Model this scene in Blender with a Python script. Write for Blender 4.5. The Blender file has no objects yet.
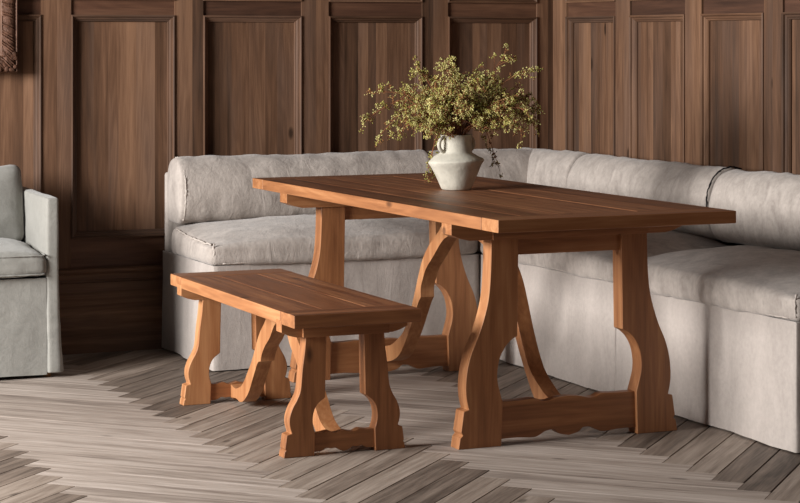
import bpy, bmesh, math, random
from mathutils import Vector, Matrix, noise
random.seed(7)
PI = math.pi
S = bpy.context.scene
C = S.collection

# ------------------------------------------------------------------ camera, world, lights, exposure
F_PX, YAW = 2096.0, math.atan(915/2096)
cam_d = bpy.data.cameras.new('camera'); cam = bpy.data.objects.new('camera', cam_d); C.objects.link(cam)
cam.location = (0, 0, 1.30); cam.rotation_euler = (PI/2, 0, -YAW)
cam_d.sensor_fit = 'HORIZONTAL'; cam_d.sensor_width = 36; cam_d.lens = F_PX/800*36
cam_d.shift_y = -(251.5-40)/800
cam_d.clip_start = 0.05
S.camera = cam

w = bpy.data.worlds.new('world'); S.world = w; w.use_nodes = True
w.node_tree.nodes['Background'].inputs[0].default_value = (0.93, 0.96, 1.0, 1)
w.node_tree.nodes['Background'].inputs[1].default_value = 0.055

def area(name, loc, target, sx, sy, power, col):
    d = bpy.data.lights.new(name, 'AREA'); d.shape = 'RECTANGLE'; d.size = sx; d.size_y = sy
    d.energy = power; d.color = col
    o = bpy.data.objects.new(name, d); C.objects.link(o); o.location = loc
    o.rotation_euler = (Vector(target)-Vector(loc)).to_track_quat('-Z', 'Y').to_euler()
    return o
area('window_daylight', (-1.9, 6.25, 1.85), (3.2, 6.7, 0.5), 2.0, 1.4, 560, (1.0, 0.98, 0.955))

vs = S.view_settings
vs.view_transform = 'Standard'; vs.look = 'None'; vs.gamma = 1; vs.use_curve_mapping = False
vs.exposure = 0.0

# ------------------------------------------------------------------ materials
def lin(r, g, b):
    f = lambda c: (c/255/12.92) if c/255 <= 0.04045 else ((c/255+0.055)/1.055)**2.4
    return (f(r), f(g), f(b), 1)

class NT:
    def __init__(s, name):
        s.m = bpy.data.materials.new(name); s.m.use_nodes = True
        s.t = s.m.node_tree; s.p = s.t.nodes['Principled BSDF']
    def n(s, typ, **kw):
        nd = s.t.nodes.new(typ)
        for k, v in kw.items():
            if isinstance(k, str) and hasattr(nd, k): setattr(nd, k, v)
        return nd
    def l(s, a, b): s.t.links.new(a, b)
    def math(s, op, a, b=None, c=None, clamp=False):
        nd = s.n('ShaderNodeMath', operation=op); nd.use_clamp = clamp
        for i, v in enumerate((a, b, c)):
            if v is None: continue
            if isinstance(v, (int, float)): nd.inputs[i].default_value = v
            else: s.l(v, nd.inputs[i])
        return nd.outputs[0]
    def vmath(s, op, a, b):
        nd = s.n('ShaderNodeVectorMath', operation=op)
        for i, v in enumerate((a, b)):
            if isinstance(v, tuple): nd.inputs[i].default_value = v
            else: s.l(v, nd.inputs[i])
        return nd.outputs[0]
    def noise(s, vec, scale=1.0, detail=4, rough=0.55, dist=0.0):
        nd = s.n('ShaderNodeTexNoise'); s.l(vec, nd.inputs['Vector'])
        nd.inputs['Scale'].default_value = scale; nd.inputs['Detail'].default_value = detail
        nd.inputs['Roughness'].default_value = rough; nd.inputs['Distortion'].default_value = dist
        return nd.outputs['Fac']
    def ramp(s, fac, stops):
        nd = s.n('ShaderNodeValToRGB'); s.l(fac, nd.inputs[0]); cr = nd.color_ramp
        while len(cr.elements) < len(stops): cr.elements.new(0.5)
        for e, (p, c) in zip(cr.elements, stops):
            e.position = p; e.color = c if len(c) == 4 else (*c, 1)
        return nd.outputs[0]
    def mix(s, fac, a, b, mode='MIX'):
        nd = s.n('ShaderNodeMix', data_type='RGBA', blend_type=mode)
        if isinstance(fac, (int, float)): nd.inputs[0].default_value = fac
        else: s.l(fac, nd.inputs[0])
        for i, v in ((6, a), (7, b)):
            if isinstance(v, tuple): nd.inputs[i].default_value = v
            else: s.l(v, nd.inputs[i])
        return nd.outputs[2]

def wood(name, axis, cols, rough=0.5, boards=0.5, streak=0.5, bump=0.25, knots=0.7, spec=0.4, hue=None, stretch=1.0, ring=0.2, broad_amt=0.7):
    """cols: dark, mid, light.  axis: 'X','Y','Z' object axis of the grain, or 'UV'.  attribute rnd shifts tone and pattern per board."""
    N = NT(name)
    tc = N.n('ShaderNodeTexCoord')
    v = tc.outputs['UV'] if axis == 'UV' else tc.outputs['Object']
    sp = N.n('ShaderNodeSeparateXYZ'); N.l(v, sp.inputs[0])
    cb = N.n('ShaderNodeCombineXYZ')
    order = {'X': (0, 1, 2), 'Y': (1, 0, 2), 'Z': (2, 0, 1), 'UV': (0, 1, 2)}[axis]
    for i, k in enumerate(order): N.l(sp.outputs[k], cb.inputs[i])
    at = N.n('ShaderNodeAttribute'); at.attribute_name = 'rnd'
    rnd = at.outputs['Fac']
    off = N.n('ShaderNodeCombineXYZ')
    N.l(N.math('MULTIPLY', rnd, 53.0), off.inputs[0]); N.l(N.math('MULTIPLY', rnd, 91.7), off.inputs[1]); N.l(N.math('MULTIPLY', rnd, 27.3), off.inputs[2])
    vec = N.vmath('ADD', cb.outputs[0], off.outputs[0])
    lo = N.vmath('MULTIPLY', vec, (0.9*stretch, 19.0, 19.0))
    broad = N.noise(lo, 1.0, 5, 0.6, 0.4)
    mid = N.noise(N.vmath('MULTIPLY', vec, (2.2*stretch, 38.0, 38.0)), 1.0, 5, 0.65, 0.3)
    fine = N.noise(N.vmath('MULTIPLY', vec, (9.0*stretch, 260.0, 260.0)), 1.0, 3, 0.6)
    rings = N.math('SINE', N.math('MULTIPLY', N.noise(N.vmath('MULTIPLY', vec, (1.1*stretch, 11.0, 11.0)), 1.0, 2, 0.4, 0.2), 75.0))
    rings = N.math('MULTIPLY_ADD', rings, 0.5, 0.5)
    f = N.math('MULTIPLY_ADD', N.math('SUBTRACT', broad, 0.5), broad_amt, 0.5)
    f = N.math('MULTIPLY_ADD', N.math('SUBTRACT', mid, 0.5), streak*1.6, f)
    f = N.math('MULTIPLY_ADD', N.math('SUBTRACT', rings, 0.5), ring*0.35, f)
    f = N.math('MULTIPLY_ADD', N.math('SUBTRACT', fine, 0.5), streak*0.6, f)
    wn = N.n('ShaderNodeTexWhiteNoise', noise_dimensions='1D'); N.l(rnd, wn.inputs['W'])
    f = N.math('MULTIPLY_ADD', N.math('SUBTRACT', wn.outputs['Value'], 0.5), boards*0.8, f, clamp=True)
    col = N.ramp(f, [(0.12, cols[0]), (0.5, cols[1]), (0.88, cols[2])])
    if hue is not None:
        h2 = N.noise(N.vmath('MULTIPLY', vec, (0.9, 5.0, 5.0)), 1.3, 2, 0.5)
        col = N.mix(N.math('MULTIPLY', N.math('SUBTRACT', h2, 0.42, clamp=True), 2.6, clamp=True), col, hue, 'MIX') if False else N.mix(N.math('MULTIPLY', N.math('SUBTRACT', h2, 0.45, clamp=True), 2.2, clamp=True), col, N.mix(0.55, col, hue))
    if knots:
        vo = N.n('ShaderNodeTexVoronoi', voronoi_dimensions='3D'); vo.inputs['Scale'].default_value = 1.0
        kv = N.vmath('MULTIPLY', N.vmath('ADD', vec, (3.3, 1.7, 9.1)), (3.6, 8.0, 8.0)); N.l(kv, vo.inputs['Vector'])
        k = N.math('SUBTRACT', 1.0, N.math('DIVIDE', vo.outputs['Distance'], 0.13), clamp=True)
        sc = N.n('ShaderNodeSeparateColor'); N.l(vo.outputs['Color'], sc.inputs[0])
        k = N.math('MULTIPLY', N.math('MULTIPLY', k, 2.2, clamp=True), N.math('GREATER_THAN', sc.outputs[0], 0.45))
        col = N.mix(N.math('MULTIPLY', k, knots), col, N.mix(0.6, cols[0], (0.01, 0.005, 0.003, 1)))
    N.l(col, N.p.inputs['Base Color'])
    N.l(N.math('MULTIPLY_ADD', mid, 0.25, rough-0.12), N.p.inputs['Roughness'])
    N.p.inputs['Specular IOR Level'].default_value = spec
    bp = N.n('ShaderNodeBump'); bp.inputs['Strength'].default_value = bump; bp.inputs['Distance'].default_value = 0.004
    N.l(N.math('ADD', N.math('MULTIPLY', mid, 0.6), N.math('MULTIPLY', fine, 0.5)), bp.inputs['Height'])
    N.l(bp.outputs[0], N.p.inputs['Normal'])
    return N.m

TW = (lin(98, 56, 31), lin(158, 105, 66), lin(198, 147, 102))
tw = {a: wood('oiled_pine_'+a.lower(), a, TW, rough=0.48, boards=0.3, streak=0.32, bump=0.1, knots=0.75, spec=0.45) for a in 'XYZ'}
TT = (lin(64, 38, 24), lin(113, 70, 46), lin(156, 106, 72))
tt = {a: wood('oiled_pine_top_'+a.lower(), a, TT, rough=0.42, boards=0.45, streak=0.7, bump=0.22, knots=0.6, spec=0.35) for a in 'XY'}
PW = (lin(52, 37, 27), lin(100, 72, 54), lin(144, 109, 84))
GREY = lin(104, 88, 80)
pw = {a: wood('stained_panelling_'+a.lower(), a, PW, rough=0.6, boards=0.55, streak=0.32, bump=0.2, knots=0.8, spec=0.2, hue=GREY) for a in 'XYZ'}
RW = (lin(44, 28, 20), lin(84, 56, 41), lin(116, 82, 61))
rw = {a: wood('dark_stained_rail_'+a.lower(), a, RW, rough=0.6, boards=0.3, streak=0.35, bump=0.2, knots=0.4, spec=0.35) for a in 'XY'}
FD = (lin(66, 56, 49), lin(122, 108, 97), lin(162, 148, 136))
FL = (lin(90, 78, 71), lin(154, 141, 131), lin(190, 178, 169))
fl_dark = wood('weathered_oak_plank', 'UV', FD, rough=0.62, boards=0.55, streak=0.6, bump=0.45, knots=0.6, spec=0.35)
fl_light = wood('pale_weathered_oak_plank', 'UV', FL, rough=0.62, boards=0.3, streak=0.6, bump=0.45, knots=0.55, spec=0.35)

def plain(name, col, rough=0.6, spec=0.4, metal=0.0, nscale=0, namt=0.2, bump=0.0, bscale=60):
    N = NT(name)
    tc = N.n('ShaderNodeTexCoord').outputs['Object']
    if nscale:
        f = N.noise(tc, nscale, 5, 0.6, 0.2)
        d = tuple(c*(1-namt) for c in col[:3])+(1,); u = tuple(min(1, c*(1+namt)) for c in col[:3])+(1,)
        N.l(N.ramp(f, [(0.3, d), (0.7, u)]), N.p.inputs['Base Color'])
    else: N.p.inputs['Base Color'].default_value = col
    N.p.inputs['Roughness'].default_value = rough; N.p.inputs['Metallic'].default_value = metal
    N.p.inputs['Specular IOR Level'].default_value = spec
    if bump:
        bp = N.n('ShaderNodeBump'); bp.inputs['Strength'].default_value = bump; bp.inputs['Distance'].default_value = 0.006
        N.l(N.noise(tc, bscale, 4, 0.6), bp.inputs['Height']); N.l(bp.outputs[0], N.p.inputs['Normal'])
    return N.m

def linen(name, base, dark, mottle=0.5, crease=0.5, dirs=(1, 1, 1)):
    N = NT(name)
    tc = N.n('ShaderNodeTexCoord').outputs['Object']
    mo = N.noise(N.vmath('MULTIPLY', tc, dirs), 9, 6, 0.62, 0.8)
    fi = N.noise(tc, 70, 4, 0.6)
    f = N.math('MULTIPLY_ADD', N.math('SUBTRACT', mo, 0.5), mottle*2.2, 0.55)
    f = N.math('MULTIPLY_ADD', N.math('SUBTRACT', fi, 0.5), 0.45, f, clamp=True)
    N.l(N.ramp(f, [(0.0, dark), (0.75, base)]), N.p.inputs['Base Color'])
    N.p.inputs['Roughness'].default_value = 0.92; N.p.inputs['Specular IOR Level'].default_value = 0.15
    N.p.inputs['Sheen Weight'].default_value = 0.25; N.p.inputs['Sheen Roughness'].default_value = 0.5
    # woven threads plus soft creases
    wa = N.noise(N.vmath('MULTIPLY', tc, (900, 900, 90)), 1.0, 2, 0.5); wb = N.noise(N.vmath('MULTIPLY', tc, (90, 90, 900)), 1.0, 2, 0.5)
    cr = N.noise(N.vmath('MULTIPLY', tc, dirs), 14, 5, 0.6, 1.6)
    h = N.math('MULTIPLY_ADD', cr, crease*2.0, N.math('MULTIPLY', N.math('ADD', wa, wb), 0.10))
    bp = N.n('ShaderNodeBump'); bp.inputs['Strength'].default_value = 0.5; bp.inputs['Distance'].default_value = 0.012
    N.l(h, bp.inputs['Height']); N.l(bp.outputs[0], N.p.inputs['Normal'])
    return N.m

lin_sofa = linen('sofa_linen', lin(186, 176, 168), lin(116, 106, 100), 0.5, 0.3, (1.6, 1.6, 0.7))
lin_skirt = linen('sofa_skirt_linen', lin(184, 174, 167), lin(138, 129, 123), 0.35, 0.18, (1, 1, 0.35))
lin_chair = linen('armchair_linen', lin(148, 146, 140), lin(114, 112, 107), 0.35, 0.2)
seam_m = plain('seam_thread', lin(186, 176, 168), 0.9, 0.1)
dark_seam = plain('dark_seam_thread', lin(34, 32, 34), 0.9, 0.1)
ceramic = plain('matte_ceramic', lin(188, 183, 170), 0.8, 0.2, nscale=16, namt=0.2, bump=0.35, bscale=45)
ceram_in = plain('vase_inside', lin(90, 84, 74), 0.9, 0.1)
stem_m = plain('sprig_stem', lin(134, 86, 58), 0.8, 0.2, nscale=30, namt=0.2)
berry_a = plain('seed_pod_olive', lin(156, 150, 78), 0.7, 0.25, nscale=22, namt=0.35)
berry_b = plain('seed_pod_sage', lin(192, 184, 120), 0.7, 0.25, nscale=22, namt=0.25)
berry_c = plain('seed_pod_russet', lin(134, 92, 56), 0.7, 0.25, nscale=22, namt=0.25)
under_m = plain('subfloor', lin(30, 25, 22), 0.9, 0.1)
bronze = plain('carved_gilt', lin(84, 57, 43), 0.6, 0.3, metal=0.2, nscale=60, namt=0.45, bump=0.9, bscale=95)
bronze_s = plain('gilt_moulding', lin(84, 56, 40), 0.55, 0.3, metal=0.2, nscale=20, namt=0.2)
canvas_m = plain('dark_canvas', lin(52, 42, 36), 0.6, 0.3, nscale=5, namt=0.4)
foot_m = plain('turned_oak_foot', lin(150, 110, 72), 0.6, 0.3, nscale=20, namt=0.2)
plaster = plain('ceiling_plaster', lin(150, 140, 130), 0.9, 0.1, nscale=3, namt=0.05)

# ------------------------------------------------------------------ mesh helpers
class MB:
    """collects faces; faces carry material slot and rnd value"""
    def __init__(s): s.v = []; s.f = []; s.mi = []; s.r = []; s.uv = []
    def face(s, idx, mi=0, r=0.0, uv=None): s.f.append(idx); s.mi.append(mi); s.r.append(r); s.uv.append(uv)
    def box(s, a, b, mi=0, r=0.0):
        x0, y0, z0 = a; x1, y1, z1 = b; k = len(s.v)
        s.v += [(x0,y0,z0),(x1,y0,z0),(x1,y1,z0),(x0,y1,z0),(x0,y0,z1),(x1,y0,z1),(x1,y1,z1),(x0,y1,z1)]
        for q in ((0,3,2,1),(4,5,6,7),(0,1,5,4),(1,2,6,5),(2,3,7,6),(3,0,4,7)): s.face([k+i for i in q], mi, r)
    def quad(s, pts, mi=0, r=0.0):
        k = len(s.v); s.v += [tuple(p) for p in pts]; s.face(list(range(k, k+len(pts))), mi, r)
    def extrude(s, pts, vec, mi=0, r=0.0):
        k = len(s.v); n = len(pts)
        s.v += [tuple(p) for p in pts] + [tuple(Vector(p)+Vector(vec)) for p in pts]
        s.face(list(range(k, k+n)), mi, r); s.face(list(range(k+2*n-1, k+n-1, -1)), mi, r)
        for i in range(n):
            j = (i+1) % n; s.face([k+i, k+n+i, k+n+j, k+j], mi, r)
    def grid(s, rows, mi=0, r=0.0, close_u=False, close_v=False):
        k = len(s.v); nr, nc = len(rows), len(rows[0])
        for row in rows: s.v += [tuple(p) for p in row]
        for i in range(nr if close_v else nr-1):
            for j in range(nc if close_u else nc-1):
                i2, j2 = (i+1) % nr, (j+1) % nc
                s.face([k+i*nc+j, k+i*nc+j2, k+i2*nc+j2, k+i2*nc+j], mi, r)
        return k
    def tube(s, pts, rad, n=6, mi=0, r=0.0, cap=True):
        rows = []; P = [Vector(p) for p in pts]
        for i, p in enumerate(P):
            t = (P[min(i+1, len(P)-1)]-P[max(i-1, 0)]).normalized()
            a = t.orthogonal().normalized() if i == 0 else (a-t*a.dot(t)).normalized()
            b = t.cross(a); rr = rad[i] if isinstance(rad, (list, tuple)) else rad
            rows.append([p+(a*math.cos(q*2*PI/n)+b*math.sin(q*2*PI/n))*rr for q in range(n)])
        k = s.grid(rows, mi, r, close_u=True)
        if cap:
            s.face([k+j for j in range(n)][::-1], mi, r); s.face([k+(len(P)-1)*n+j for j in range(n)], mi, r)
    def build(s, name, mats, parent=None, smooth=None, bevel=0, weld=False, recalc=True):
        me = bpy.data.meshes.new(name); me.from_pydata(s.v, [], s.f)
        if not isinstance(mats, (list, tuple)): mats = [mats]
        for m in mats: me.materials.append(m)
        me.polygons.foreach_set('material_index', s.mi)
        at = me.attributes.new('rnd', 'FLOAT', 'FACE'); at.data.foreach_set('value', s.r)
        if any(u is not None for u in s.uv):
            ul = me.uv_layers.new(name='UVMap')
            for p, u in zip(me.polygons, s.uv):
                if u is not None:
                    for li, c in zip(p.loop_indices, u): ul.data[li].uv = c
        if weld or recalc:
            bm = bmesh.new(); bm.from_mesh(me)
            if weld: bmesh.ops.remove_doubles(bm, verts=bm.verts, dist=1e-5)
            if recalc: bmesh.ops.recalc_face_normals(bm, faces=bm.faces)
            bm.to_mesh(me); bm.free()
        if smooth is not None:
            me.shade_smooth()
            if smooth < 180: me.set_sharp_from_angle(angle=math.radians(smooth))
        me.update()
        o = bpy.data.objects.new(name, me); C.objects.link(o)
        if parent: o.parent = parent
        if bevel:
            if smooth is None: me.shade_smooth(); me.set_sharp_from_angle(angle=math.radians(30))
            bv = o.modifiers.new('bevel', 'BEVEL'); bv.width = bevel; bv.segments = 2; bv.limit_method = 'ANGLE'
            bv.angle_limit = math.radians(38); bv.harden_normals = True
        return o

def tag(o, label=None, cat=None, group=None, kind=None):
    if label: o['label'] = label
    if cat: o['category'] = cat
    if group: o['group'] = group
    if kind: o['kind'] = kind
    return o
def empty(name, loc, rz=0):
    o = bpy.data.objects.new(name, None); C.objects.link(o); o.location = loc; o.rotation_euler = (0, 0, rz)
    o.empty_display_size = 0.1
    return o
def struct(o): o['kind'] = 'structure'; return o

def spline(pts, n=6):
    """Catmull-Rom through pts (open)"""
    out = []
    for i in range(len(pts)-1):
        p0 = pts[max(i-1, 0)]; p1 = pts[i]; p2 = pts[i+1]; p3 = pts[min(i+2, len(pts)-1)]
        for k in range(n):
            t = k/n
            out.append(tuple(0.5*((2*b)+(-a+c)*t+(2*a-5*b+4*c-d)*t*t+(-a+3*b-3*c+d)*t**3) for a, b, c, d in zip(p0, p1, p2, p3)))
    out.append(tuple(pts[-1])); return out
def n3(x, y, z): return noise.noise(Vector((x, y, z)))

# ------------------------------------------------------------------ floor: herringbone planks
XW, YB = 4.495, 8.54           # stile faces of the right and back wall
RX0, RY0 = -4.6, -0.6
def clip(poly, x0, y0, x1, y1):
    for ax, lim, sg in ((0, x0, 1), (0, x1, -1), (1, y0, 1), (1, y1, -1)):
        out = []
        for i in range(len(poly)):
            a, b = poly[i], poly[(i+1) % len(poly)]
            da, db = (a[ax]-lim)*sg, (b[ax]-lim)*sg
            if da >= 0: out.append(a)
            if (da >= 0) != (db >= 0):
                t = da/(da-db); out.append((a[0]+(b[0]-a[0])*t, a[1]+(b[1]-a[1])*t))
        poly = out
        if len(poly) < 3: return None
    return poly
def herringbone():
    k = 1.30/1.344
    L, W = 0.882*k, 0.1025*k
    X0, Y0 = 2.2555*k, (6.4975+0.0725)*k
    r2 = math.sqrt(2); g = 0.0011
    fl = MB(); R = random.Random(3)
    bx = (RX0, RY0, XW+0.015, YB+0.015)
    for m in range(-8, 5):
        for s in range(-80, 90):
            for typ in (0, 1):
                if typ == 0: a0, b0, a1, b1 = s*W, s*W, s*W+L, (s+1)*W
                else: a0, b0, a1, b1 = L+s*W, (s+1)*W-L, L+(s+1)*W, (s+1)*W
                a0 += m*L; a1 += m*L; b0 -= m*L; b1 -= m*L
                A0, A1, B0, B1 = a0+g, a1-g, b0+g, b1-g
                if typ == 0: B0 += R.uniform(0.0010, 0.0042)
                else: A1 -= R.uniform(0, 0.0004)
                P = [((a-b)/r2+X0, (a+b)/r2+Y0) for a, b in ((A0,B0),(A1,B0),(A1,B1),(A0,B1))]
                P = clip(P, *bx)
                if not P: continue
                rr = R.random(); dz = R.uniform(-0.0003, 0.0003)
                kk = len(fl.v); nn = len(P)
                fl.v += [(x, y, dz) for x, y in P] + [(x, y, -0.012) for x, y in P]
                def uv(x, y):
                    a = ((x-X0)+(y-Y0))/r2; b = ((y-Y0)-(x-X0))/r2
                    return (a, b) if typ == 0 else (b, a)
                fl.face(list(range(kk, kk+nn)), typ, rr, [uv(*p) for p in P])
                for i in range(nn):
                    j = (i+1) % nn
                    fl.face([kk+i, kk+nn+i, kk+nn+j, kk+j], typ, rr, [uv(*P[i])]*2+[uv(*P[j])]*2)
    k0 = len(fl.v)
    fl.box((RX0, RY0, -0.08), (XW+0.015, YB+0.015, -0.010), 2)
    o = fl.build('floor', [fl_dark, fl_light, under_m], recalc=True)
    struct(o)
herringbone()

# ------------------------------------------------------------------ panelled walls
ZC = 2.75
def panel_wall(name, length, openings, mat_map, side):
    """local frame: u along the wall, d out of the wall towards the room (stile face = 0), z up"""
    def mk(): return MB()
    ax = 'X' if side == 'back' else 'Y'
    def P(u, d, z): return (u, YB-d, z) if side == 'back' else (XW-d, u, z)
    m = mk(); R = random.Random(11 if side == 'back' else 29)
    def box(u0, u1, d0, d1, z0, z1, mi, r):
        a = P(u0, d0, z0); b = P(u1, d1, z1)
        m.box(tuple(min(p, q) for p, q in zip(a, b)), tuple(max(p, q) for p, q in zip(a, b)), mi, r)
    u_min, u_max = length
    rows = [(0.471, 1.405), (1.468, 2.55)]
    # backing
    box(u_min, u_max, -0.10, -0.032, 0, ZC, 0, 0.3)
    edges = [u_min]
    for a, b in openings: edges += [a, b]
    edges.append(u_max)
    # stiles
    for i in range(0, len(edges), 2):
        a, b = edges[i], edges[i+1]
        if b-a < 0.003: continue
        n = 1 if b-a < 0.09 else 2
        cut = a+(b-a)*R.uniform(0.35, 0.62)
        segs = [(a, b)] if n == 1 else [(a, cut), (cut, b)]
        for (p, q) in segs: box(p, q, -0.04, 0.0, 0.0, ZC, 0, R.random())
    for a, b in openings:
        # rails, a little behind the stiles
        for z0, z1 in ((0.30, rows[0][0]), (rows[0][1], rows[1][0]), (rows[1][1], ZC)):
            box(a, b, -0.04, -0.010, z0, z1, 1, R.random())
        for z0, z1 in rows:
            # boards of the recessed panel
            u = a
            while u < b-1e-4:
                wd = R.uniform(0.035, 0.085); e = min(b, u+wd)
                if b-e < 0.02: e = b
                box(u, e, -0.04, -0.024, z0, z1, 0, R.random()); u = e
            # moulding profile: (inset from opening edge, d)
            prof = [(0.000, -0.012), (0.000, 0.006), (0.005, 0.008), (0.009, 0.004), (0.011, -0.004), (0.017, -0.006), (0.022, -0.012), (0.025, -0.012), (0.028, -0.018), (0.028, -0.026)]
            rr = R.random()
            cs = [(a, z0, 1, 1), (b, z0, -1, 1), (b, z1, -1, -1), (a, z1, 1, -1)]
            for k in range(4):
                c1, c2 = cs[k], cs[(k+1) % 4]
                r1 = [P(c1[0]+c1[2]*i, d, c1[1]+c1[3]*i) for i, d in prof]
                r2 = [P(c2[0]+c2[2]*i, d, c2[1]+c2[3]*i) for i, d in prof]
                m.grid([r1, r2], 2 if k in (0, 2) else 0, rr)
    o = m.build('wall_'+side, [pw['Z'], rw[ax], pw[ax]], smooth=None)
    struct(o)
    # baseboard and dado mouldings
    b = MB()
    pr = [(0.0, 0.0), (0.052, 0.0), (0.052, 0.084), (0.052, 0.160), (0.045, 0.172), (0.034, 0.182), (0.031, 0.186), (0.031, 0.228), (0.026, 0.238), (0.016, 0.247), (0.013, 0.250),
          (0.013, 0.286), (0.004, 0.289), (0.004, 0.297), (0.015, 0.301), (0.015, 0.322), (0.022, 0.326), (0.026, 0.334), (0.022, 0.343), (0.012, 0.347), (0.0, 0.350)]
    e0, e1 = u_min, u_max
    if side == 'back': e1 = XW
    else: e1 = YB
    r1 = [P(e0, d, z) for d, z in pr]; r2 = [P(e1, d, z) for d, z in pr]
    b.grid([r1, r2], 0, 0.4); b.face(list(range(len(pr))), 0, 0.4); b.face([len(pr)+i for i in range(len(pr))][::-1], 0, 0.4)
    struct(b.build('baseboard_'+side, pw[ax], recalc=True))
ops = [(2.235+0.576*k, 2.685+0.576*k) for k in range(-11, 4)]
panel_wall('back', (RX0, XW+0.04), ops, None, 'back')
opr = sorted([(8.41-0.576*k-0.45, 8.41-0.576*k) for k in range(0, 15)])
panel_wall('right', (RY0, YB+0.04), opr, None, 'right')

# ------------------------------------------------------------------ trestle furniture
def outline_leg(outer, block, inner_arc, inner_top, z_top):
    """profile in (u, z), u measured outwards from the middle of the trestle"""
    pts = spline(outer, 5) + list(block) + spline(inner_arc, 5) + [(inner_top, z_top)]
    return pts
def make_leg(parent, cfg, sgn, y0, y1, r):
    m = MB(); pts = [(sgn*u, y0, z) for u, z in cfg['leg']]
    m.extrude(pts, (0, y1-y0, 0), 0, r)
    return m.build('leg', tw['Z'], parent, smooth=30, bevel=0.0022)
def table_like(name, label, cat, loc, cfg, rz=0):
    root = empty(name, loc, rz); tag(root, label, cat)
    H, T, hw, hl = cfg['H'], cfg['T'], cfg['hw'], cfg['hl']
    R = random.Random(cfg['seed'])
    # top: boards along y between breadboard ends
    m = MB(); be = cfg['bread']; g = cfg['gap']; ox = cfg.get('ox', 0); fe = cfg.get('far_ext', 0)
    cuts = [-hw]+cfg['boards']+[hw]
    for a, b in zip(cuts[:-1], cuts[1:]):
        dz = R.uniform(-0.0008, 0.0)
        m.box((a+(g if a > -hw else 0), -hl+be+g, H-T), (b-(g if b < hw else 0), hl-be-g, H+dz), 0, R.random())
    m.box((-hw, -hl, H-T), (hw, -hl+be-g, H), 1, R.random())
    m.box((-hw, hl-be+g, H-T), (hw, hl, H), 1, R.random())
    m.box((-hw+0.01, -hl+0.03, H-T+0.003), (hw-0.01, hl-0.03, H-0.004), 0, 0.1)
    # stretch the far end, shift sideways, and paint side light plus edge wear into the long rims with paler wood
    m.v = [(x+ox, y+(fe if y > 0 else 0), z) for x, y, z in m.v]
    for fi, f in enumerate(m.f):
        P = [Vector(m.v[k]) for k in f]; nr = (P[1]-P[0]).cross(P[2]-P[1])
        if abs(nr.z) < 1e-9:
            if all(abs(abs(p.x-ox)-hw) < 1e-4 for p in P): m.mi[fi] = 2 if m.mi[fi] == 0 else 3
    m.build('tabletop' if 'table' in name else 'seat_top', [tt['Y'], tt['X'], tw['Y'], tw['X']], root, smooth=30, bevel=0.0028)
    for s in (-1, 1):                       # two trestles
        fx = cfg.get('far_shift', 0) if s > 0 else 0
        yf, yb = [q+fx for q in cfg['trestle']]             # distances of the outer and inner face from the middle
        o0, o1 = (-yf, -yb) if s < 0 else (yb, yf)
        y0, y1 = min(o0, o1), max(o0, o1)
        for sg in (-1, 1): make_leg(root, cfg, sg, y0, y1, R.random())
        ym = (y0+y1)/2; st = cfg['str_t']/2
        m = MB(); m.extrude([(u, ym-st, z) for u, z in cfg['stretcher']], (0, 2*st, 0), 0, R.random())
        m.build('stretcher', tw['X'], root, smooth=30, bevel=0.0018)
        if cfg.get('rail'):
            u, z0, z1 = cfg['rail']; m = MB(); m.box((-u, ym-st, z0), (u, ym+st, z1), 0, R.random())
            m.build('top_rail', tw['X'], root, bevel=0.0015)
        # cleat under the top with tapered ends let into the edges
        cz0, cz1, cu, ct, te = cfg['cleat']  # bottom, underside of top, half length, extra thickness, tenon height
        m = MB(); c0, c1 = y0-ct, y1+ct
        tp = cfg['taper']
        prof = [(-cu, cz1+te), (-cu, cz0+tp[1]), (-cu+tp[0]*0.5, cz0+tp[1]*0.35), (-cu+tp[0], cz0), (cu-tp[0], cz0), (cu-tp[0]*0.5, cz0+tp[1]*0.35), (cu, cz0+tp[1]), (cu, cz1+te), (cu-0.012, cz1+te), (cu-0.012, cz1), (-cu+0.012, cz1), (-cu+0.012, cz1+te)]
        m.extrude([(u+ox*0.7, c0, z) for u, z in prof], (0, c1-c0, 0), 0, R.random())
        m.build('cleat', tw['X'], root, bevel=0.0015)
        fu, fz0 = cfg['fascia']
        fp = cfg['fp']; yf0 = (c0-fp, c0+0.001) if s < 0 else (c1-0.001, c1+fp)
        m = MB(); m.box((-fu, yf0[0], fz0), (fu, yf0[1], cz1), 0, R.random()); m.build('fascia', tw['X'], root, bevel=0.001)
        # curved brace rising from the stretcher to the middle of the top
        bx = cfg['brace_x']; outer = spline(cfg['br_out'], 5); inner = []
        for seg in cfg['br_in']: inner += spline(seg, 5)
        pts = outer+inner[::-1]
        bs = 1+fx/cfg['trestle'][1]; pts = [(v*bs, z) for v, z in pts]
        m = MB(); m.extrude([(-bx, s*v, z) for v, z in pts], (2*bx, 0, 0), 0, R.random())
        m.build('curved_brace', tw['Z'], root, smooth=30, bevel=0.002)
    return root

def mirror_profile(half_top, half_bot):
    top = spline(half_top, 4); bot = spline(half_bot, 4)
    full = [(-u, z) for u, z in top[::-1]] + top[1:]
    fb = [(u, z) for u, z in bot[::-1]] + [(-u, z) for u, z in bot[1:]]
    return full + fb

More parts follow.
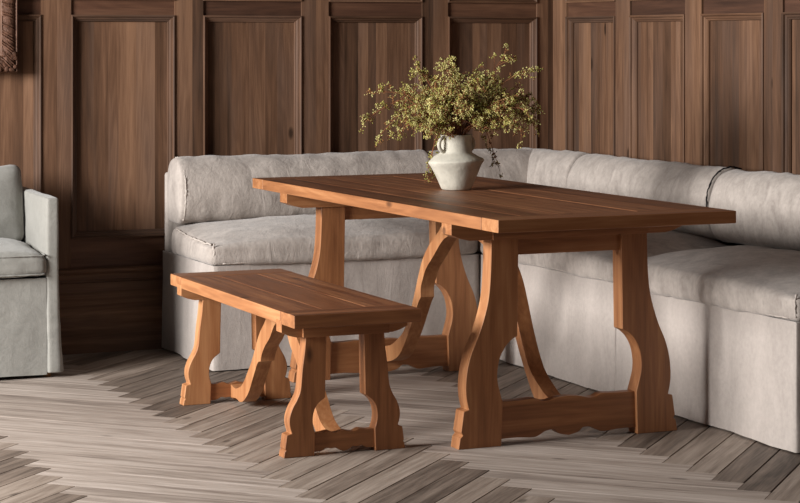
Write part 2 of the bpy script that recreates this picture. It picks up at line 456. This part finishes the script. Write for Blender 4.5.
T = dict(H=0.756, T=0.040, hw=0.426, hl=1.058, bread=0.115, gap=0.0009, seed=5,
    boards=[-0.29, -0.15, 0.0, 0.13, 0.28], trestle=(0.724, 0.664), str_t=0.036, rail=(0.20, 0.609, 0.664),
    cleat=(0.662, 0.7165, 0.4272, 0.006, 0.014), taper=(0.065, 0.020), fascia=(0.287, 0.662), brace_x=0.028, fp=0.004, far_shift=0.045, far_ext=0.015, ox=-0.009)
T['leg'] = outline_leg([(0.288,0.668),(0.291,0.56),(0.298,0.48),(0.312,0.42),(0.333,0.36),(0.357,0.308),(0.372,0.26),(0.379,0.21),(0.378,0.165),(0.369,0.124)],
    [(0.386,0.120),(0.396,0.054),(0.390,0.044),(0.399,0.036),(0.405,0.0),(0.252,0.0)],
    [(0.247,0.140),(0.256,0.170),(0.265,0.205),(0.266,0.24),(0.258,0.28),(0.240,0.314),(0.217,0.337),(0.195,0.349)], 0.190, 0.668)
T['stretcher'] = mirror_profile([(0,0.142),(0.04,0.139),(0.075,0.131),(0.10,0.133),(0.125,0.142),(0.18,0.140),(0.252,0.140)],
    [(0,0.014),(0.035,0.022),(0.055,0.036),(0.085,0.034),(0.105,0.024),(0.13,0.017),(0.19,0.021),(0.252,0.020)])
T['br_out'] = [(0.12,0.7155),(0.15,0.665),(0.20,0.605),(0.28,0.545),(0.335,0.485),(0.37,0.42),(0.397,0.36),(0.424,0.305),(0.455,0.25),(0.50,0.192),(0.56,0.152),(0.61,0.128),(0.672,0.116)]
T['br_in'] = [[(-0.001,0.7155),(-0.001,0.612)],[(0.0,0.612),(0.05,0.606),(0.10,0.597),(0.17,0.572),(0.25,0.503),(0.305,0.455),(0.335,0.41),(0.350,0.375),(0.349,0.343)],[(0.349,0.343),(0.366,0.325),(0.388,0.293),(0.425,0.235),(0.47,0.172),(0.52,0.112),(0.57,0.08),(0.63,0.062),(0.672,0.058)]]
table_like('dining_table', 'long reddish-brown wooden trestle dining table carrying the vase', 'table', (3.224, 6.745, 0), T, 0.0134)

B = dict(H=0.457, T=0.041, hw=0.213, hl=0.632, bread=0.125, gap=0.0009, seed=9,
    boards=[-0.075, 0.075], trestle=(0.523, 0.475), str_t=0.030,
    cleat=(0.373, 0.4165, 0.2142, 0.000, 0.012), taper=(0.052, 0.018), fascia=(0.146, 0.373), brace_x=0.026, fp=0.012, far_shift=0.025)
B['leg'] = outline_leg([(0.133,0.378),(0.137,0.33),(0.145,0.27),(0.151,0.21),(0.162,0.18),(0.177,0.154),(0.187,0.125),(0.187,0.10),(0.180,0.075)],
    [(0.196,0.071),(0.202,0.028),(0.199,0.024),(0.203,0.019),(0.206,0.0),(0.104,0.0)],
    [(0.101,0.072),(0.108,0.095),(0.109,0.12),(0.103,0.145),(0.090,0.164),(0.068,0.180)], 0.064, 0.378)
B['stretcher'] = mirror_profile([(0,0.072),(0.02,0.067),(0.035,0.066),(0.052,0.073),(0.08,0.069),(0.104,0.070)],
    [(0,0.006),(0.015,0.010),(0.028,0.018),(0.045,0.017),(0.06,0.020),(0.078,0.012),(0.104,0.010)])
B['br_out'] = [(0.055,0.4155),(0.10,0.385),(0.14,0.335),(0.19,0.29),(0.225,0.245),(0.255,0.20),(0.282,0.165),(0.315,0.13),(0.335,0.108),(0.37,0.078),(0.41,0.062),(0.44,0.056),(0.482,0.064)]
B['br_in'] = [[(-0.001,0.4155),(-0.001,0.345)],[(0.0,0.345),(0.03,0.342),(0.06,0.325),(0.097,0.283),(0.14,0.25),(0.165,0.225),(0.178,0.205),(0.182,0.190)],[(0.182,0.190),(0.21,0.182),(0.235,0.152),(0.265,0.112),(0.30,0.065),(0.345,0.030),(0.385,0.016),(0.43,0.022),(0.482,0.016)]]
table_like('dining_bench', 'low reddish-brown wooden trestle bench standing left of the dining table', 'bench', (2.480, 6.633, 0), B)

# ------------------------------------------------------------------ upholstery
def axis_samples(h, r, n):
    inner = [-(h-r)+2*(h-r)*i/n for i in range(n+1)]
    lo = [-h+r*(1-math.cos(t*PI/2/4)) for t in range(4)]
    return lo+inner+[-x for x in lo[::-1]]
def cushion(mb, c, half, r, n=(26, 14, 5), disp=None, mi=0):
    """closed rounded box about c; disp(x, y, z, normal) moves each point"""
    hx, hy, hz = half
    A = [axis_samples(h, r, k) for h, k in zip(half, n)]
    def pos(p):
        q = Vector([max(-(h-r), min(h-r, v)) for v, h in zip(p, half)])
        e = Vector(p)-q
        nr = e.normalized() if e.length > 1e-9 else Vector((0, 0, 1))
        s = q+nr*r
        d = disp(s, nr) if disp else Vector((0, 0, 0))
        return Vector(c)+s+d
    for ax in range(3):
        a, b = [(1, 2), (0, 2), (0, 1)][ax]
        for sg in (-1, 1):
            rows = []
            for u in A[a]:
                row = []
                for v in A[b]:
                    p = [0, 0, 0]; p[ax] = sg*half[ax]; p[a] = u; p[b] = v
                    row.append(pos(p))
                rows.append(row)
            mb.grid(rows, mi)
def wrinkle(p, seed, amp, f=(5, 5, 5), ridge=0.0):
    q = Vector((p.x*f[0]+seed, p.y*f[1]+seed*1.7, p.z*f[2]-seed))
    a = noise.noise(q)+0.5*noise.noise(q*2.1)+0.25*noise.noise(q*4.3)
    v = a*amp
    if ridge: v += (abs(noise.noise(q*1.6+Vector((9, 2, 5))))-0.25)*-ridge
    return v

def seam(name, pts, rad, mat, parent, seed=0, jit=0.5, close=False):
    m = MB(); P = spline(pts, 6)
    # resample densely and jitter for the frayed edge
    Q = []
    for a, b in zip(P[:-1], P[1:]):
        n = max(1, int((Vector(b)-Vector(a)).length/0.008))
        for i in range(n): Q.append(Vector(a).lerp(Vector(b), i/n))
    Q.append(Vector(P[-1]))
    R = random.Random(seed)
    Q = [q+Vector((R.uniform(-1, 1), R.uniform(-1, 1), R.uniform(-1, 1)))*rad*jit for q in Q]
    m.tube(Q, [rad*R.uniform(0.6, 1.3) for _ in Q], 5)
    return m.build(name, mat, parent, smooth=180)

def bolster_mesh(x0, x1, seed, yo=0.0, ends=(1, 1), n=46, skew0=0.0, skew1=0.0):
    loop = [(0.490,0.542),(0.455,0.565),(0.436,0.610),(0.430,0.665),(0.436,0.720),(0.456,0.768),(0.490,0.802),(0.535,0.815),(0.580,0.806),(0.617,0.778),(0.636,0.730),(0.640,0.660),(0.640,0.590),(0.625,0.550),(0.560,0.538)]
    closed = spline(loop+[loop[0]], 4)[:-1]
    cy, cz = 0.54, 0.675
    m = MB(); rows = []
    ts = [0, .004, .012, .022]+[0.035+(1-0.07)*i/n for i in range(n+1)]+[.978, .988, .996, 1]
    L = x1-x0
    for t in ts:
        x = x0+L*t; e = min(t, 1-t)*L
        sh = 1.0 if e > 0.03 else (0.955+0.045*math.sqrt(max(0, 1-(1-e/0.03)**2)))
        row = []
        for y, z in closed:
            dy, dz = (y-cy)*sh, (z-cz)*sh
            nr = Vector((0, dy, dz)).normalized()
            p = Vector((x, cy+dy, cz+dz))
            d = wrinkle(p, seed, 0.008, (3.2, 4, 4), 0.004)+wrinkle(p, seed+5, 0.004, (15, 5, 5), 0.004)
            xx = x+(skew0*(1-t)+skew1*t)*(y-0.54)
            row.append(Vector((xx, p.y+yo, p.z))+nr*d)
        rows.append(row)
    k = m.grid(rows, 0, close_u=True)
    nc = len(closed); nr_ = len(rows)
    for side in (0, 1):
        base = k+(nr_-1)*nc*side
        ring = [Vector(m.v[base+i]) for i in range(nc)]
        cen = sum(ring, Vector())/nc
        ex = (-1 if side == 0 else 1)
        prev = [base+i for i in range(nc)]
        for fct, bulge in ((0.93, 0.003), (0.7, 0.006), (0.35, 0.009)):
            kk = len(m.v); m.v += [tuple(cen+(p-cen)*fct+Vector((ex*bulge, 0, 0))) for p in ring]
            for i in range(nc): m.face([prev[i], prev[(i+1) % nc], kk+(i+1) % nc, kk+i])
            prev = [kk+i for i in range(nc)]
        kk = len(m.v); m.v.append(tuple(cen+Vector((ex*0.01, 0, 0))))
        for i in range(nc): m.face([prev[i], prev[(i+1) % nc], kk])
    return m, closed

def seat_disp(seed, hx, hy, crown=0.03, front=0.012):
    def f(s, nr):
        a = max(0.0, 1-(s.x/hx)**4); b = max(0.0, 1-(s.y/hy)**2)
        d = Vector((0, 0, 0))
        if nr.z > 0.2: d.z += (crown*a*(0.35+0.65*b)+0.020*(s.y/hy))*nr.z
        if nr.y < -0.2: d.y -= front*a
        if abs(nr.x) > 0.6: d.x += 0.004*nr.x*b
        if nr.z < -0.2: d.z -= 0.004*a
        w = wrinkle(s, seed, 0.007, (4, 4, 5), 0.004)+wrinkle(s, seed+11, 0.0035, (18, 7, 9), 0.003)
        return d+nr*w*(0.35+0.65*a)
    return f

def skirt(root, path, z_top, seed, mat, amp=0.010, thick=0.004, zb=0.006, name='skirt'):
    """cloth hanging from z_top to the floor along an open path of (x, y) with outward normals on its right"""
    P = []
    for a, b in zip(path[:-1], path[1:]):
        a, b = Vector(a), Vector(b); n = max(2, int((b-a).length/0.022)); t = (b-a).normalized(); nn = Vector((t.y, -t.x))
        for i in range(n+1):
            u = i/n
            P.append((a.lerp(b, u), nn, u, (b-a).length))
    m = MB(); rows = []; s = 0
    NZ = 14
    for lay in (0, 1):
        rows = []
        for kz in range(NZ+1):
            h = kz/NZ
            row = []; s = 0; prev = None
            for p, nn, u, L in P:
                if prev is not None: s += (p-prev).length
                prev = p
                e = min(1, min(u, 1-u)*L/0.06)
                wv = n3(s*3.2+seed, 0.3*h, seed)*1.0+n3(s*8.5+seed, 0.6*h, seed+4)*0.4
                off = amp*wv*(0.25+0.9*(1-h))*e + 0.006*(1-h) + wrinkle(Vector((s, 0, h*(z_top))), seed+3, 0.0018, (18, 1, 6))
                off -= thick*lay
                z = z_top*h+zb*(1-h) + (0.004*n3(s*5, seed, 1) if kz == 0 else 0)
                row.append((p.x+nn.x*off, p.y+nn.y*off, max(0.002, z)))
            rows.append(row)
        m.grid(rows, 0)
    nr, nc = NZ+1, len(P)
    for j in range(nc-1):                                   # hem and top edge
        m.face([j, j+1, nr*nc+j+1, nr*nc+j]); q = NZ*nc
        m.face([q+j, q+j+1, nr*nc+q+j+1, nr*nc+q+j])
    for i in range(NZ):
        for j in (0, nc-1): m.face([i*nc+j, (i+1)*nc+j, nr*nc+(i+1)*nc+j, nr*nc+i*nc+j])
    return m.build(name, mat, root, smooth=60)

DEP = 0.672       # front edge to the back of the frame
def sofa_module(label, loc, rz, L, seed, left_end=False, right_end=False, seat_n=(30, 14, 5), b0=0.0, b1=0.0):
    root = empty('sofa_section', loc, rz); tag(root, label, 'sofa', 'sections of the L-shaped sofa')
    g = 0.004
    # upholstered base block and low back
    m = MB(); cushion(m, (L/2, DEP/2, 0.225), (L/2-0.014, DEP/2-0.014, 0.187), 0.012, (10, 6, 4))
    m.build('base', lin_skirt, root, smooth=60, weld=True)
    m = MB(); cushion(m, (L/2, DEP-0.017, 0.56), (L/2-g, 0.017, 0.185), 0.014, (24, 2, 10), lambda s, n: n*wrinkle(s, seed, 0.002))
    m.build('back_frame', lin_sofa, root, smooth=60, weld=True)
    # skirt: along the front, and round any free end
    path = []
    if left_end: path = [(0.0, DEP), (0.0, 0.0)]
    else: path = [(g, 0.05), (g, 0.0)]
    path += [(L-(0 if right_end else g), 0.0)]
    path += [(L, DEP)] if right_end else [(L-g, 0.05)]
    skirt(root, path, 0.414, seed+2, lin_skirt, amp=0.020)
    # seat cushion
    hy = 0.265; hz = 0.047
    m = MB(); ce = 0.010*((1 if right_end else 0)-(1 if left_end else 0))
    cushion(m, (L/2+ce, hy-0.008, 0.414+hz), (L/2-g+abs(ce), hy, hz), 0.026, seat_n, seat_disp(seed, L/2, hy, 0.056, 0.016))
    sc = m.build('seat_cushion', lin_sofa, root, smooth=180, weld=True)
    # bolster
    m, closed = bolster_mesh(g+0.004+b0, L-g-0.004+b1, seed+7)
    bo = m.build('bolster', lin_sofa, root, smooth=180, weld=False)
    # raw-edge seams
    def ring(x): return [(x, 0.54+(y-0.54)*0.97, 0.675+(z-0.675)*0.97) for y, z in closed[::2]]
    if left_end or right_end:
        for flag, x, ex in ((left_end, 0.012, 0.006), (right_end, L-0.012, L-0.006)):
            if not flag: continue
            rg = [q for q in ring(x+(0.012 if x < L/2 else -0.012)) if q[2] > 0.55]
            ok = sorted(rg, key=lambda q: math.atan2(q[2]-0.675, -(q[1]-0.54)))
            seam('end_seam', ok, 0.0042, seam_m, bo, seed+40)
            xe = x+(-0.021 if x < L/2 else 0.021); sg = -1 if x < L/2 else 1
            for zz in (0.432, 0.500):
                seam('cushion_seam', [(xe-sg*0.002, 0.46, zz+0.020*(zz > 0.45)), (xe, 0.30, zz+0.008*(zz > 0.45)), (xe+sg*0.001, 0.12, zz), (xe-sg*0.003, 0.018, zz-0.002)], 0.0042, seam_m, sc, seed+50)
            seam('corner_seam', [(xe-sg*0.010, 0.000, 0.428), (xe-sg*0.007, -0.006, 0.465), (xe-sg*0.010, 0.000, 0.500)], 0.0042, seam_m, sc, seed+51)
    seam('front_seam', [(L*t, -0.004-0.010*(1-(2*t-1)**4), 0.423) for t in (0.03, 0.15, 0.3, 0.5, 0.7, 0.85, 0.97)], 0.0025, seam_m, sc, seed+60, 0.3)
    return root, bo, sc

SX, SY = 3.770, 7.812
r, bo, sc = sofa_module('grey-beige linen sofa section along the back wall, with its seamed left end showing', (2.615, SY, 0), 0, SX-2.615, 3, left_end=True)
Ym = [SY-0.008, 6.672, 5.528]
r, bo, sc = sofa_module('grey-beige linen sofa section along the right wall, behind the dining table', (SX, Ym[0], 0), -PI/2, Ym[0]-Ym[1]-0.002, 14, b0=-0.07, b1=-0.075)
r, bo, sc = sofa_module('grey-beige linen sofa section at the right edge, nearest, with wide skirt', (SX, Ym[1], 0), -PI/2, Ym[1]-Ym[2], 27, right_end=True, b0=-0.075)
seam('gap_seam', [(x-0.076, y, z) for x, y, z in ((0.012, 0.432, 0.64), (0.004, 0.428, 0.70), (0.006, 0.440, 0.755), (0.010, 0.475, 0.802), (0.006, 0.53, 0.822), (-0.004, 0.585, 0.812))], 0.0034, dark_seam, bo, 90)

# corner section
cr = empty('sofa_section', (SX+0.003, SY, 0)); tag(cr, 'grey-beige linen corner section of the sofa where the two walls meet', 'sofa', 'sections of the L-shaped sofa')
cl = 0.672
m = MB(); cushion(m, (cl/2, cl/2, 0.225), (cl/2-0.006, cl/2-0.006, 0.187), 0.012, (6, 6, 4)); m.build('base', lin_skirt, cr, smooth=60, weld=True)
m = MB(); cushion(m, (cl/2, cl-0.017, 0.56), (cl/2-0.004, 0.017, 0.185), 0.014, (12, 2, 8)); m.build('back_frame', lin_sofa, cr, smooth=60, weld=True)
m = MB(); cushion(m, (cl-0.017, cl/2-0.02, 0.56), (0.017, cl/2-0.02, 0.185), 0.014, (2, 12, 8)); m.build('back_frame', lin_sofa, cr, smooth=60, weld=True)
m = MB(); cushion(m, (0.265, 0.259, 0.463), (0.260, 0.256, 0.049), 0.028, (14, 14, 5), seat_disp(33, 0.26, 0.26)); m.build('seat_cushion', lin_sofa, cr, smooth=180, weld=True)
m, _ = bolster_mesh(0.004, 0.60, 51, skew1=-0.6, n=24)
m.build('bolster', lin_sofa, cr, smooth=180)
m, _ = bolster_mesh(0.0, cl-0.076, 62, skew0=-0.5, n=24)
o = m.build('bolster', lin_sofa, cr, smooth=180); o.rotation_euler = (0, 0, -PI/2); o.location = (0, cl-0.004, 0)

# ------------------------------------------------------------------ armchair
ac = empty('armchair', (1.655, 8.19, 0)); tag(ac, 'pale greige linen slipcovered armchair with square arms at the left edge', 'armchair')
HW, D0, D1 = 0.375, -0.26, 0.29
for sgn in (-1, 1):
    m = MB(); cx = sgn*(HW-0.026)
    def ad(s, n, sgn=sgn):
        h = max(0.0, 1-(s.z+0.34)/0.40); fl = 0.020*h*h
        return n*wrinkle(s, 70+sgn, 0.0028, (7, 7, 5), 0.003)+Vector((fl*n.x if n.x*sgn > 0 else 0, fl*n.y if n.y < 0 else 0, 0.004*n.z*math.sin(s.y*5)))
    cushion(m, (cx, (D0+D1)/2, 0.3555), (0.025, (D1-D0)/2, 0.3415), 0.012, (3, 20, 28), ad)
    m.build('arm', lin_chair, ac, smooth=60, weld=True)
m = MB(); cushion(m, (0, 0.245, 0.43), (HW-0.05, 0.05, 0.30), 0.03, (16, 3, 12), lambda s, n: n*wrinkle(s, 75, 0.003)); m.build('backrest', lin_chair, ac, smooth=60, weld=True)
m = MB(); cushion(m, (0, 0.0, 0.235), (HW-0.054, 0.24, 0.145), 0.012, (10, 8, 4)); m.build('base', lin_chair, ac, smooth=60, weld=True)
def sd(s, n):
    a = max(0, 1-(s.x/0.33)**4); b = max(0, 1-(s.y/0.25)**2)
    return Vector((0, -0.010*a if n.y < -0.2 else 0, (0.045*a*(0.3+0.7*b)+0.012*s.y/0.25 if n.z > 0.2 else 0)))+n*wrinkle(s, 80, 0.004, (6, 6, 6), 0.006)
m = MB(); cushion(m, (0, -0.039, 0.438), (HW-0.050, 0.235, 0.043), 0.026, (24, 16, 5), sd); sc = m.build('seat_cushion', lin_chair, ac, smooth=180, weld=True)
seam('piping', [(x, -0.277-0.008*(1-(x/0.33)**4), 0.474) for x in (-0.31, -0.2, 0, 0.2, 0.30)]+[(0.316, -0.255, 0.474), (0.320, -0.15, 0.474)], 0.003, lin_chair, sc, 3, 0.15)
seam('piping', [(x, -0.277-0.008*(1-(x/0.33)**4), 0.402) for x in (-0.31, -0.2, 0, 0.2, 0.30)]+[(0.316, -0.255, 0.402), (0.320, -0.15, 0.402)], 0.003, lin_chair, sc, 4, 0.15)
def pd(s, n):
    a = max(0, 1-(s.x/0.30)**2); b = max(0, 1-(s.z/0.18)**2)
    return Vector((0, -0.05*a*b if n.y < 0 else 0.01*a*b, 0.012*(abs(s.x)/0.3)**3*(1 if n.z > 0.2 else 0)))+n*wrinkle(s, 85, 0.004, (6, 6, 6), 0.008)
m = MB(); cushion(m, (0, 0, 0), (HW-0.053, 0.055, 0.158), 0.045, (20, 3, 14), pd)
pl = m.build('back_cushion', lin_chair, ac, smooth=180, weld=True); pl.location = (0, 0.135, 0.632); pl.rotation_euler = (math.radians(-10), 0, 0)
skirt(ac, [(-HW+0.05, -0.256), (HW-0.05, -0.256)], 0.385, 15, lin_chair, amp=0.006, zb=0.014)
for x in (-0.335, 0.335):
    for y in (-0.215, 0.25):
        m = MB(); n = 12
        prof = [(0.016, 0.0), (0.020, 0.012), (0.021, 0.03), (0.015, 0.04), (0.017, 0.06), (0.020, 0.095)]
        k = m.grid([[(x+rr*math.cos(2*PI*i/n), y+rr*math.sin(2*PI*i/n), z) for i in range(n)] for rr, z in prof], close_u=True)
        m.face([k+i for i in range(n)][::-1]); m.face([k+(len(prof)-1)*n+i for i in range(n)])
        m.build('foot', foot_m, ac, smooth=50)

# ------------------------------------------------------------------ picture frame on the back wall
fr = empty('picture_frame', (1.60, YB, 1.52)); tag(fr, 'carved gilt picture frame hanging on the back wall at the top left corner', 'picture frame')
fw, fh = 0.40, 0.355
m = MB()
prof = [(0.0, -0.004, 1), (0.0, -0.045, 1), (0.006, -0.056, 1), (0.012, -0.050, 1), (0.016, -0.054, 0), (0.030, -0.062, 0), (0.050, -0.060, 0), (0.062, -0.048, 0), (0.066, -0.050, 1), (0.072, -0.044, 1), (0.078, -0.034, 1), (0.092, -0.026, 1), (0.100, -0.010, 1)]
cs = [(-fw, -fh, 1, 1), (fw, -fh, -1, 1), (fw, fh, -1, -1), (-fw, fh, 1, -1)]
for k in range(4):
    a, b = cs[k], cs[(k+1) % 4]; n = 110
    for pi in range(len(prof)-1):
        mi = prof[pi][2] if prof[pi][2] == prof[pi+1][2] else 1
        rows = []
        for t in range(n+1):
            u = t/n; row = []
            for ins, d, kk in (prof[pi], prof[pi+1]):
                x = (a[0]+a[2]*ins)*(1-u)+(b[0]+b[2]*ins)*u; z = (a[1]+a[3]*ins)*(1-u)+(b[1]+b[3]*ins)*u
                dd = d-(0.007*abs(n3(x*60, z*60, 3.1))+0.003*math.sin(u*300) if kk == 0 else 0)
                row.append((x, dd, z))
            rows.append(row)
        m.grid(rows, 0 if mi == 0 else 1)
m.build('frame', [bronze, bronze_s], fr, smooth=50, weld=True)
R = random.Random(4)
for sx in (-1, 1):
    for sz in (-1, 1):
        m = MB()
        for k in range(16):                         # clustered carved leaves on each corner
            t = R.uniform(0.012, 0.085); q = R.uniform(0.014, 0.06)
            if k % 2: px, pz = sx*(fw-q), sz*(fh-t)
            else: px, pz = sx*(fw-t), sz*(fh-q)
            cushion(m, (px, -0.054, pz), (R.uniform(.008, .014), 0.009, R.uniform(.008, .014)), 0.0078, (1, 1, 1))
        m.build('corner_ornament', bronze, fr, smooth=60)
m = MB(); m.box((-fw+0.098, -0.012, -fh+0.098), (fw-0.098, -0.006, fh-0.098)); m.build('canvas', canvas_m, fr)

# ------------------------------------------------------------------ vase
VX, VY, VZ = 3.238, 6.905, 0.7562
va = empty('vase', (VX, VY, VZ)); tag(va, 'off-white matte ceramic vase with angular shoulder and small looped handles', 'vase')
prof = [(0.0, 0.0), (0.048, 0.0), (0.053, 0.004), (0.060, 0.020), (0.075, 0.055), (0.090, 0.088), (0.0985, 0.100), (0.099, 0.104), (0.095, 0.109), (0.080, 0.120), (0.065, 0.1295), (0.0575, 0.134), (0.0555, 0.140), (0.0545, 0.165), (0.0545, 0.190), (0.0565, 0.196), (0.056, 0.1995), (0.052, 0.200), (0.049, 0.196)]
m = MB(); n = 56
def ring(r, z, inn=0):
    return [(r*math.cos(2*PI*i/n)*(1+0.006*math.sin(3*i*2*PI/n)), r*math.sin(2*PI*i/n), z+(0.005*math.cos(2*PI*i/n+0.6) if 0.085 < z < 0.115 else 0)) for i in range(n)]
m.grid([ring(max(r*1.03, 0.001), z) for r, z in prof], 0, close_u=True)
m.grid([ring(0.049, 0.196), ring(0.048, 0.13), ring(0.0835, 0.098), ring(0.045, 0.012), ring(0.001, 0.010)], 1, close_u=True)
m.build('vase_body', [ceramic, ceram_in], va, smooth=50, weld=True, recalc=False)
for sgn, ang in ((1, math.radians(195)), (1, math.radians(15))):
    m = MB(); pts = []
    for k in range(13):
        a = PI*0.62-(PI*1.24)*k/12
        pts.append((0.052+0.030*math.cos(a)+0.0, 0, 0.165+0.027*math.sin(a)))
    pts = [(0.050, 0, 0.191)]+[(p[0], 0, p[2]) for p in pts if p[0] > 0.054]+[(0.052, 0, 0.140)]
    ca, sa = math.cos(ang), math.sin(ang)
    m.tube([(p[0]*ca, p[0]*sa, p[2]) for p in spline(pts, 3)], 0.0072, 8)
    m.build('handle', ceramic, va, smooth=60, weld=True)

# ------------------------------------------------------------------ sprigs
ICO_V = []; ICO_F = []
_bm = bmesh.new(); bmesh.ops.create_icosphere(_bm, subdivisions=1, radius=1)
ICO_V = [v.co.copy() for v in _bm.verts]; ICO_F = [[v.index for v in f.verts] for f in _bm.faces]; _bm.free()
def pod(mb, c, d, r, mi):
    q = Vector((0, 0, 1)).rotation_difference(d); k = len(mb.v)
    for v in ICO_V: mb.v.append(tuple(Vector(c)+q @ Vector((v.x*r*0.72, v.y*r*0.72, v.z*r*1.25))))
    for f in ICO_F: mb.face([k+i for i in f], mi)
def rdir(R):
    while True:
        v = Vector((R.uniform(-1, 1), R.uniform(-1, 1), R.uniform(-1, 1)))
        if 0.05 < v.length < 1: return v.normalized()
right = Vector((math.cos(YAW), -math.sin(YAW), 0))      # along the long side of the bouquet
deep = Vector((math.sin(YAW), math.cos(YAW), 0))
def sprig(tip, seed, label, dens=1.0, droop=0.0, arch=0.5):
    """tip = (sideways, depth, height) from the vase mouth"""
    R = random.Random(seed); tip = (tip[0]+0.013, tip[1], tip[2])
    mouth = Vector((0, 0, VZ+0.199))
    s0 = Vector((R.uniform(-0.014, 0.014), R.uniform(-0.014, 0.014), VZ+0.05))
    s1 = Vector((tip[0]*0.09, 0, 0)); s1 = right*max(-0.03, min(0.03, tip[0]*0.12))+deep*max(-0.03, min(0.03, tip[1]*0.15))+mouth
    T3 = right*tip[0]+deep*tip[1]+Vector((0, 0, mouth.z+tip[2]))
    mid = s1.lerp(T3, 0.5)+Vector((0, 0, arch*(abs(tip[0])+0.05)*0.45+0.01))
    main = spline([tuple(s0), tuple(s1), tuple(s1.lerp(mid, 0.55)+Vector((0, 0, 0.012*arch))), tuple(mid), tuple(mid.lerp(T3, 0.6)+Vector((0, 0, 0.01))), tuple(T3)], 6)
    st = MB(); po = MB()
    st.tube(main, [0.0022-0.0014*i/len(main) for i in range(len(main))], 5)
    def cluster(c, n, spread):
        mi = R.choice((0, 0, 1, 1, 1, 2))
        for _ in range(n):
            d = rdir(R); d.z += 0.25; d.normalize()
            e = c+d*R.uniform(0.3, 1)*spread
            st.tube([c, e], 0.00045, 3, cap=False)
            pod(po, e, d, R.uniform(0.0019, 0.0034), mi if R.random() < 0.8 else R.choice((0, 1, 2)))
    N = len(main)
    nb = int(15*dens)
    for k in range(nb):
        t = 0.36+0.64*(k+0.5)/nb
        i = min(N-2, int(t*(N-1))); p = Vector(main[i]).lerp(Vector(main[i+1]), t*(N-1)-i)
        tan = (Vector(main[i+1])-Vector(main[i])).normalized()
        d = (tan*0.7+rdir(R)*0.9+Vector((0, 0, 0.1-droop))).normalized()
        ln = R.uniform(0.03, 0.085)*(1.15-0.5*t)
        q1 = p+d*ln*0.5+Vector((0, 0, 0.004)); q2 = p+d*ln+Vector((0, 0, -0.006*R.random()))
        st.tube([p, q1, q2], [0.0010, 0.0008, 0.0005], 4, cap=False)
        for tt in (0.35, 0.6, 0.8, 1.0):
            if R.random() < 0.80:
                c = p.lerp(q1, tt*2) if tt < 0.5 else q1.lerp(q2, tt*2-1)
                e = c+rdir(R)*R.uniform(0.004, 0.016)
                st.tube([c, e], 0.0005, 3, cap=False)
                cluster(e, R.randint(4, 8), R.uniform(0.006, 0.011))
        cluster(q2, R.randint(5, 9), 0.011)
    cluster(Vector(main[-1]), 9, 0.013)
    o = st.build('eucalyptus_sprig', stem_m, smooth=180, recalc=False)
    o.location = (VX, VY, 0)
    c = po.build('seed_pods', [berry_a, berry_b, berry_c], o, smooth=180, recalc=False); c['kind'] = 'stuff'
    tag(o, label, 'plant sprig', 'seeded eucalyptus sprigs in the vase')
    return o
# sideways / depth / height of each tip, metres from the vase mouth
sprig((-0.355, 0.02, 0.045), 1, 'olive-green seeded sprig reaching furthest left out of the vase', 0.9, 0.1, 0.55)
sprig((-0.315, -0.03, 0.150), 2, 'olive-green seeded sprig rising to the upper left tip of the bouquet', 0.8, 0, 0.35)
sprig((-0.300, 0.03, -0.015), 3, 'olive-green seeded sprig hanging at the lower left of the bouquet', 0.7, 0.3, 0.7)
sprig((-0.120, 0.07, -0.150), 4, 'thin seeded sprig drooping left of the vase towards the tabletop', 0.9, 0.5, 1.3)
sprig((0.140, 0.05, -0.110), 5, 'thin seeded sprig drooping over the right shoulder of the vase', 0.7, 0.5, 1.2)
sprig((0.165, 0.03, 0.285), 6, 'tall seeded sprig at the top right of the bouquet', 1.0, 0, 0.15)
sprig((0.275, 0.0, 0.090), 7, 'olive-green seeded sprig reaching furthest right out of the vase', 1.2, 0.1, 0.6)
sprig((0.255, -0.02, 0.235), 8, 'olive-green seeded sprig at the upper right edge of the bouquet', 1.0, 0, 0.3)
sprig((-0.035, 0.0, 0.265), 9, 'tall seeded sprig at the top of the bouquet, left of the tallest', 1.0, 0, 0.2)
sprig((-0.150, 0.0, 0.235), 10, 'olive-green seeded sprig on the upper left shoulder of the bouquet', 1.0, 0, 0.2)
Rb = random.Random(21)
for k in range(52):
    ang = PI*(-0.03+1.06*((k*0.618+0.13) % 1.0)); rad = Rb.uniform(0.35, 1.0)
    x = math.cos(ang)*0.255*rad+0.022; z = math.sin(ang)*0.228*rad+0.02
    y = Rb.uniform(-0.13, 0.13)
    side = 'leaning far left' if x < -0.15 else 'leaning left' if x < -0.05 else 'standing nearly upright' if x < 0.08 else 'leaning right' if x < 0.18 else 'leaning far right'
    lev = 'low beside the vase mouth' if z < 0.06 else 'at mid height of the bouquet' if z < 0.15 else 'in the top of the bouquet'
    dep = 'front' if y < -0.045 else 'back' if y > 0.045 else 'middle'
    sprig((x, y, z), 100+k, f'olive-green seeded sprig {side}, {lev}, towards its {dep}', 1.0, 0.0, Rb.uniform(0.1, 0.5))
